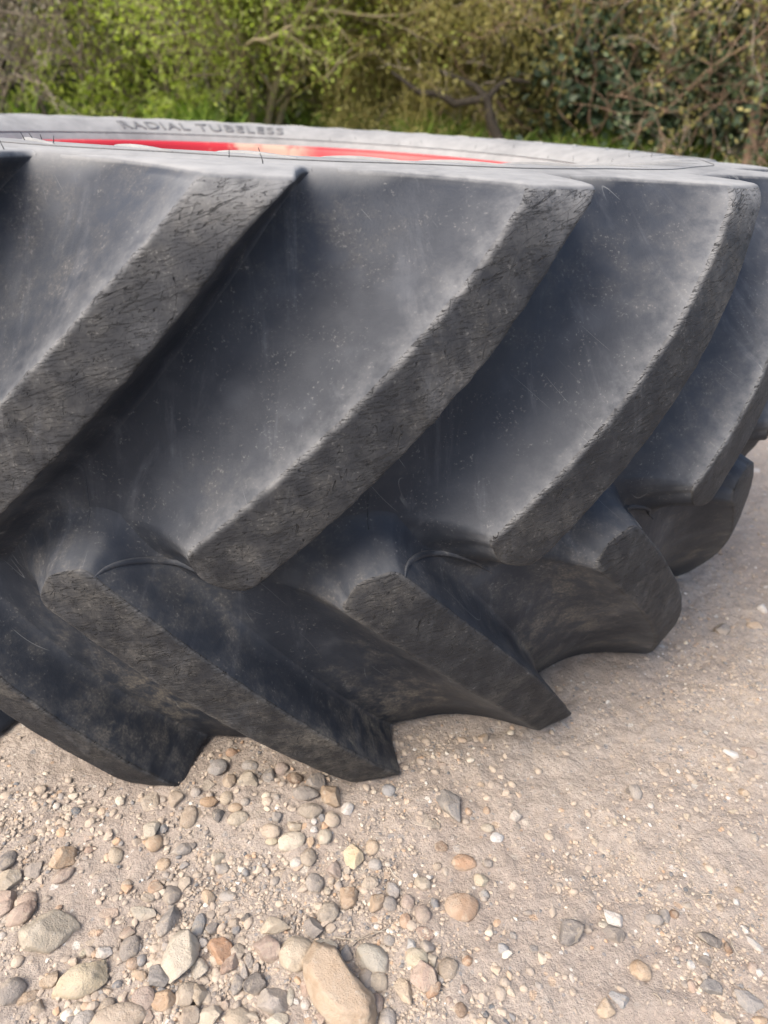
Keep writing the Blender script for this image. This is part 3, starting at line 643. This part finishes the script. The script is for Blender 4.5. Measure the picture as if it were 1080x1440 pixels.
# ------------------------------------------------------------------ hedge and trees beyond the yard
def bark_mat(name, a_, b_, sc=40):
    g = NT(name); n1 = g.noise(g.pos(), sc, 4, .6).outputs[0]
    return g.out(g.mix(g.ramp(n1, .3, .7), a_, b_), .85, g.bump(n1, .5, .01), .2)
def leaf_mat(name, cols, trans=.35):
    g = NT(name); at = g.n('Attribute', attribute_name='tone'); rp = g.n('ValToRGB'); g.t.links.new(at.outputs['Fac'], rp.inputs[0])
    el = rp.color_ramp.elements; el[0].position = 0; el[0].color = (*cols[0], 1); el[1].position = 1; el[1].color = (*cols[-1], 1)
    for i, c in enumerate(cols[1:-1]): e = el.new((i+1)/(len(cols)-1)); e.color = (*c, 1)
    b = g.b; g.out(rp.outputs[0], .5, None, .35)
    tr = g.n('BsdfTranslucent'); g.t.links.new(g.mix(1.0, rp.outputs[0], (1.0, 1.05, .55), 'MULTIPLY'), tr.inputs[0])
    mx = g.n('MixShader'); mx.inputs[0].default_value = trans
    g.t.links.new(b.outputs[0], mx.inputs[1]); g.t.links.new(tr.outputs[0], mx.inputs[2])
    g.t.links.new(mx.outputs[0], g.t.nodes['Material Output'].inputs[0])
    return g.m
M_bark = bark_mat('grey_brown_bark', (.15, .12, .088), (.26, .21, .155))
M_green_bark = bark_mat('mossy_bark', (.21, .175, .10), (.34, .28, .17))
M_dark_bark = bark_mat('dark_bark', (.022, .018, .014), (.055, .045, .032))
M_red_bark = bark_mat('red_brown_bark', (.20, .13, .085), (.32, .22, .15))
M_pale_twig = bark_mat('pale_dry_twig', (.26, .215, .165), (.40, .34, .265))
M_olive_twig = bark_mat('olive_twig', (.22, .185, .06), (.38, .32, .11))
M_spring = leaf_mat('spring_leaf', [(.30, .38, .07), (.42, .52, .10), (.54, .61, .16), (.66, .70, .30)], .65)
M_holly = leaf_mat('evergreen_leaf', [(.028, .05, .028), (.05, .085, .045), (.09, .13, .075), (.23, .27, .19)], .2)
M_ivy = leaf_mat('ivy_leaf', [(.03, .05, .022), (.06, .09, .04), (.11, .145, .065), (.26, .29, .18)], .2)
M_olive = leaf_mat('olive_leaf', [(.17, .16, .05), (.26, .24, .075), (.36, .325, .11), (.46, .41, .17)], .45)
M_mid = leaf_mat('hedge_leaf', [(.10, .13, .045), (.17, .20, .07), (.25, .27, .10), (.35, .35, .17)], .4)
M_dry = leaf_mat('dry_leaf', [(.19, .16, .115), (.28, .24, .18), (.38, .34, .26), (.25, .26, .14)], .35)
M_grass = leaf_mat('grass_blade', [(.09, .15, .02), (.16, .25, .035), (.24, .34, .055), (.38, .38, .14)], .35)

def grow(r, base, dirn, length, rad, depth, P, out, tips, level=0):
    """one limb as a wandering polyline, with limbs of the next order along it"""
    n = max(4, int(length/(.13 if level else .18))+2); p = np.array(base, float); d = np.array(dirn, float); d /= np.linalg.norm(d)
    path = [(p.copy(), rad)]; seg = length/(n-1)
    for i in range(1, n):
        d = d+r.normal(0, P['wander'], 3)+np.array([0, 0, P['lift'][min(level, len(P['lift'])-1)]]); d /= np.linalg.norm(d)
        p = p+d*seg; q = i/(n-1)
        path.append((p.copy(), rad*(1-.72*q)))
        if depth > 0 and q > P['start'] and r.random() < P['fork'][min(level, len(P['fork'])-1)]:
            for _ in range(P['num']):
                a = r.normal(0, 1, 3); a -= a.dot(d)*d; a /= np.linalg.norm(a)+1e-9
                nd = d*math.cos(P['angle'])+a*math.sin(P['angle'])
                grow(r, p, nd, length*P['shrink']*r.uniform(.65, 1.15)*(1-.35*q), max(rad*(1-.72*q)*.62, P['rmin']), depth-1, P, out, tips, level+1)
    out[min(level, 3)].append(path)
    if depth == 0 or level >= P.get('leaf_from', 2):
        for i in range(1, n): tips.append((path[i][0], d.copy()))
def leaves(r, centres, per, size, spread, aspect=.55, droop=0.0):
    C = np.repeat(centres, per, axis=0); n = len(C); C = C+r.normal(0, spread, (n, 3))
    u = r.normal(0, 1, (n, 3)); u[:, 2] -= droop; u /= np.linalg.norm(u, axis=1)[:, None]
    v = np.cross(u, r.normal(0, 1, (n, 3))); v /= np.linalg.norm(v, axis=1)[:, None]+1e-9
    w = np.cross(u, v); sz = size*r.uniform(.6, 1.3, n)[:, None]
    V = np.stack([C, C+u*sz*.5+v*sz*aspect*.5+w*sz*.08, C+u*sz, C+u*sz*.5-v*sz*aspect*.5+w*sz*.08], 1).reshape(-1, 3)
    F = np.arange(n*4).reshape(n, 4); return V, F, n
def leaf_mesh(name, r, centres, per, size, spread, mat, parent, aspect=.55, droop=0.0, lum=None):
    V, F, n = leaves(r, np.array(centres), per, size, spread, aspect, droop)
    me = new_mesh(name, V, F, False, [mat]); t = np.clip(r.normal(.45, .24, n), 0, 1)
    at = me.attributes.new('tone', 'FLOAT', 'POINT'); at.data.foreach_set('value', np.repeat(t, 4).astype(np.float32))
    return link(name, me, parent)
def root_at(name, px, dist, label, cat, group=None):
    q = column(px, dist); o = bpy.data.objects.new(name, None); COL.objects.link(o)
    o.location = (q[0], q[1], float(ground_z(q[0], q[1]))-.03); o.empty_display_size = .2
    return tag(o, label, cat, group)
def shrub(name, px, dist, label, cat, group, seed, stems, height, rad, P, bark, leaf=None, per=3, size=.05, spread=.06, depth=3, aspect=.55, splay=.35, base_r=.15, twig=None, crown_name='crown', keep=1.0, droop=0.0):
    r = np.random.default_rng(seed); o = root_at(name, px, dist, label, cat, group)
    out, tips = [[], [], [], []], []
    for k in range(stems):
        a = 2*math.pi*(k+r.uniform(-.3, .3))/stems; b = base_r*r.uniform(.3, 1)
        grow(r, (b*math.cos(a), b*math.sin(a), -.05), (splay*math.cos(a)*r.uniform(.5, 1.3), splay*math.sin(a)*r.uniform(.5, 1.3), 1), height*r.uniform(.75, 1.05), rad*r.uniform(.7, 1.1), depth, P, out, tips)
    V, F = tube(out[0], 7); link('trunk', new_mesh('trunk', V, F, True, [bark]), o)
    if out[1]: V, F = tube(out[1], 5); tag(link('limbs', new_mesh('limbs', V, F, True, [bark]), o), kind='stuff')
    if out[2] or out[3]: V, F = tube(out[2]+out[3], 3); tag(link('twigs', new_mesh('twigs', V, F, True, [twig or bark]), o), kind='stuff')
    if leaf is not None and tips:
        c = np.array([t[0] for t in tips]); c = c[c[:, 2] > (.30 if name == 'ivy_bush' else .05)]
        if keep < 1: c = c[r.random(len(c)) < keep]
        leaf_mesh(crown_name, r, c, per, size, spread, leaf, o, aspect, droop)
    return o
P_spring = dict(leaf_from=1, wander=.10, lift=(.02, .03, .0, -.02), start=.06, fork=(.9, .6, .4), num=1, angle=.80, shrink=.50, rmin=.004)
P_twiggy = dict(wander=.13, lift=(.02, .01, -.02), start=.08, fork=(.9, .7, .5), num=1, angle=.8, shrink=.52, rmin=.003)
P_willow = dict(wander=.12, lift=(.0, -.06, -.10, -.10), start=.10, fork=(.95, .8, .6), num=2, angle=.9, shrink=.55, rmin=.0028)
P_tangle = dict(wander=.20, lift=(.01, -.02, -.03), start=.10, fork=(.9, .7, .5), num=1, angle=1.05, shrink=.58, rmin=.004)
P_ever = dict(wander=.08, lift=(.02, .02, .0), start=.05, fork=(1.0, .8, .5), num=2, angle=1.0, shrink=.38, rmin=.004)

# far row: closes the view behind the hedge
for i, (px, d, hgt, lf, lab) in enumerate((
        (-120, 14.5, 5.2, M_mid, 'olive-green hedgerow tree behind the dark holly'), (50, 15.5, 4.6, M_dry, 'brown half-bare tree behind the grey twiggy shrub'),
        (640, 14.0, 5.2, M_olive, 'tall olive tree behind the yellow willow shrub'), (760, 14.5, 5.6, M_ivy, 'tall dark ivy-clad tree behind the twig tangle'),
        (920, 14.0, 5.8, M_holly, 'tall dark evergreen tree behind the ivy thicket'), (1090, 14.0, 5.6, M_ivy, 'broad dark tree behind the red-brown stem'), (1270, 14.5, 5.4, M_mid, 'green hedgerow tree at the end of the ivy thicket'))):
    shrub('hedgerow_tree', px, d, lab, 'tree', 'trees behind the hedge', 300+i, 3, hgt*.8, .08, P_ever, M_pale_twig, lf, 5, .085, .20, 2, .6, .30, .3)
# left: bare brown shrubs and dark holly
shrub('twiggy_shrub', -60, 8.8, 'grey-brown leafless shrub at the end of the hedge, beside darker foliage', 'shrub', None, 401, 9, 3.0, .022, P_twiggy, M_bark, M_dry, 1, .05, .06, 3, .5, .45, .5, M_pale_twig, keep=.35)
shrub('twiggy_shrub', 40, 8.6, 'dense grey-brown twiggy shrub with dry leaves in front of the holly', 'shrub', None, 402, 11, 3.1, .022, P_twiggy, M_bark, M_dry, 1, .05, .06, 3, .5, .40, .5, M_pale_twig, keep=.45)
shrub('holly_bush', 118, 9.8, 'dark blue-green holly bush between grey twigs and bright spring leaves', 'bush', None, 403, 4, 3.2, .04, P_ever, M_dark_bark, M_holly, 7, .085, .10, 2, .6, .25, .2)
shrub('holly_bush', -10, 10.5, 'dark green holly bush behind the grey-brown twiggy shrubs', 'bush', None, 404, 4, 3.4, .04, P_ever, M_dark_bark, M_holly, 7, .085, .10, 2, .6, .25, .2)
# bright spring shrubs with tan stems
for i, (px, d, n, h, lab) in enumerate(((185, 9.0, 5, 3.2, 'bright green spring shrub next to the dark holly bush'), (262, 8.6, 5, 3.4, 'bright green multi-stemmed shrub with leaning tan stems'),
        (362, 8.3, 6, 3.5, 'spring shrub with a fan of upright tan stems from one clump'), (425, 9.2, 5, 3.2, 'fresh green leafy shrub between the stem clump and the olive shrub'), (480, 9.4, 4, 2.4, 'light green shrub growing into the olive twig shrub'))):
    shrub('spring_shrub', px, d, lab, 'shrub', 'bright green spring shrubs', 420+i, n, h, .050, P_spring, M_green_bark if i != 1 else M_bark, M_spring, 8, .042, .15, 3, .5, .42, .18, droop=.3, keep=(.8, .75, .5, .75, .8)[i])
for i, (px, d, lab) in enumerate(((210, 8.2, 'low bright green undergrowth clump below the leaning stems'), (120, 8.3, 'small bright green clump at the foot of the holly bush'), (330, 8.3, 'low green clump at the foot of the tan stems'), (300, 10.5, 'low green bramble clump behind the stems'))):
    shrub('undergrowth_clump', px, d, lab, 'shrub', 'low green clumps', 440+i, 10, .62 if i < 3 else 1.2, .008, P_twiggy, M_green_bark, M_spring, 4, .055, .05, 2, .5, .8, .3)
# olive willow shrub with a dark dead bough
for i, (px, d, h, lab) in enumerate(((575, 9.7, 3.0, 'olive-yellow shrub of fine drooping twigs beside the spring shrubs'), (655, 9.2, 3.2, 'olive-yellow drooping shrub over the dark dead bough'), (730, 9.6, 3.1, 'olive twig shrub merging with the dark ivy thicket'))):
    shrub('willow_shrub', px, d, lab, 'shrub', 'olive twig shrubs', 460+i, 5, h, .035, P_willow, M_green_bark, M_olive, 2, .045, .06, 3, .35, .50, .3, M_olive_twig, keep=.9, droop=.6)
o = root_at('dead_bough', 690, 7.2, 'crooked black dead bough sticking out of the olive shrub', 'bough')
def px_at(px, py, dist):
    d = ray(px, py); t = dist/math.hypot(d[0], d[1]); return CAM+t*d
b0 = np.array(o.location)
bw = [((705, 205), .050), ((690, 170), .045), ((684, 138), .040), ((660, 142), .034), ((640, 146), .032), ((624, 136), .030), ((612, 131), .028), ((592, 131), .026), ((578, 122), .022), ((565, 111), .018), ((550, 101), .010)]
path = [(px_at(*p, 7.2)-b0, r_) for p, r_ in bw]
br2 = [(px_at(*p, 7.2+.06*i)-b0, r_) for i, (p, r_) in enumerate((((684, 138), .032), ((668, 121), .028), ((640, 108), .022), ((615, 98), .012)))]
br3 = [(px_at(*p, 7.2+.06*i)-b0, r_) for i, (p, r_) in enumerate((((684, 140), .03), ((700, 122), .028), ((715, 112), .024), ((745, 115), .016)))]
V, F = tube([path], 7); link('bough', new_mesh('bough', V, F, True, [M_dark_bark]), o)
V, F = tube([br2, br3], 6); link('side_branch', new_mesh('side_branch', V, F, True, [M_dark_bark]), o)
# dark ivy thicket with bare red-brown branches
for i, (px, d, h, lab) in enumerate(((770, 9.0, 2.8, 'dark ivy bush behind tangled brown twigs, next to the olive shrub'), (860, 9.1, 3.4, 'dense dark ivy bush in the middle of the thicket'), (965, 9.0, 3.3, 'dark glossy ivy bush above the grass verge'), (1070, 9.0, 3.4, 'dark ivy bush behind the red-brown upright stem'), (1190, 9.8, 3.3, 'dark ivy bush past the red-brown upright stem'))):
    shrub('ivy_bush', px, d, lab, 'bush', 'dark ivy bushes', 480+i, 5, h, .04, P_ever, M_dark_bark, M_ivy if i % 2 == 0 else M_holly, 8, .085, .14, 2, .75, .35, .3)
for i, (px, d, h, lab) in enumerate(((735, 8.7, 2.6, 'brown leafless tangle in front of the olive shrub'), (815, 8.6, 2.9, 'red-brown tangle of bare branches in front of the ivy'), (905, 8.5, 2.8, 'bare brown crossing branches above the grass verge'), (1000, 8.7, 2.9, 'bare branching brown shrub beside the red-brown stem'), (1110, 8.8, 2.8, 'brown twiggy tangle past the red-brown stem'))):
    shrub('bare_tangle', px, d, lab, 'shrub', 'bare brown tangles', 500+i, 5, h, .016, P_tangle, M_red_bark, M_olive if i < 2 else M_ivy, 3 if i < 2 else 2, .050, .06, 3, .5, .65, .5, M_pale_twig if i % 2 else M_red_bark, keep=.8)
r = np.random.default_rng(77); o = root_at('slender_tree', 1075, 7.9, 'slender red-brown upright stem in front of the ivy thicket', 'tree'); out, tips = [[], [], [], []], []
grow(r, (0, 0, -.05), (.0, .02, 1), 4.2, .060, 2, dict(P_spring, wander=.03, start=.3), out, tips)
V, F = tube(out[0], 8); link('trunk', new_mesh('trunk', V, F, True, [M_red_bark]), o)
V, F = tube(out[1]+out[2]+out[3], 4); link('limbs', new_mesh('limbs', V, F, True, [M_red_bark]), o)
leaf_mesh('crown', r, [t[0] for t in tips], 1, .05, .05, M_olive, o)
# grass on the bank
def grass(n, seed):
    r = np.random.default_rng(seed); x = np.where(r.random(n*3) < .7, r.uniform(.5, 8, n*3), r.uniform(-9, 13, n*3)); y = r.uniform(5.3, 8.8, n*3)
    k = vnoise(np.stack([x*1.3, y*1.3, 0*x], -1), 6)+r.normal(0, .35, n*3); sel = np.argsort(-k)[:n]; x, y = x[sel], y[sel]
    z = ground_z(x, y); h = r.uniform(.10, .27, n)*(1+.5*np.clip(k[sel], 0, 1)); w = r.uniform(.004, .009, n); a = r.uniform(0, 6.28, n)
    dx, dy = np.cos(a)*w, np.sin(a)*w; lx, ly = r.normal(0, .35, n)*h, r.normal(0, .35, n)*h
    V = np.stack([np.stack([x-dx, y-dy, z-.01], -1), np.stack([x+dx, y+dy, z-.01], -1), np.stack([x+lx*.4+dx*.7, y+ly*.4+dy*.7, z+h*.6], -1), np.stack([x+lx, y+ly, z+h], -1)], 1).reshape(-1, 3)
    me = new_mesh('grass', V, np.arange(n*4).reshape(n, 4), False, [M_grass]); at = me.attributes.new('tone', 'FLOAT', 'POINT')
    at.data.foreach_set('value', np.repeat(np.clip(r.normal(.5, .25, n), 0, 1), 4).astype(np.float32))
    return tag(link('grass', me), 'rough green grass along the foot of the hedge', 'grass', kind='stuff')
grass(42000, 5)

# dry straws and twigs on the dirt
for i, (x0, y0, x1, y1, lab) in enumerate(((470, 1318, 545, 1306, 'pale dry straw lying between the cobbles'), (495, 1330, 540, 1312, 'short pale straw across another straw'), (548, 1222, 566, 1240, 'thin grey twig beside a yellow stone'),
        (985, 1262, 1012, 1272, 'thin twig at the edge of the flat dark stone'), (1026, 1322, 1036, 1346, 'short tan twig on the packed dirt'), (918, 1400, 930, 1418, 'short tan straw near the tan cobble'), (950, 1200, 964, 1220, 'thin curved root lying on the packed dirt'), (880, 1070, 893, 1082, 'tiny dark twig on the packed dirt'))):
    a, b = to_plane(x0, y0)[0], to_plane(x1, y1)[0]; pts = []
    for q in np.linspace(0, 1, 7):
        p = a*(1-q)+b*q; side_ = np.array([-(b-a)[1], (b-a)[0], 0])*.12*math.sin(q*math.pi)*(1 if i % 2 else -1)
        p = p+side_; p[2] = float(ground_z(p[0], p[1]))+.0018+.002*math.sin(q*math.pi); pts.append((p-a, .0008*(1-.4*q)))
    V, F = tube([pts], 5); o = link('dry_twig', new_mesh('dry_twig', V, F, True, [M_pale_twig])); o.location = a; tag(o, lab, 'twig')
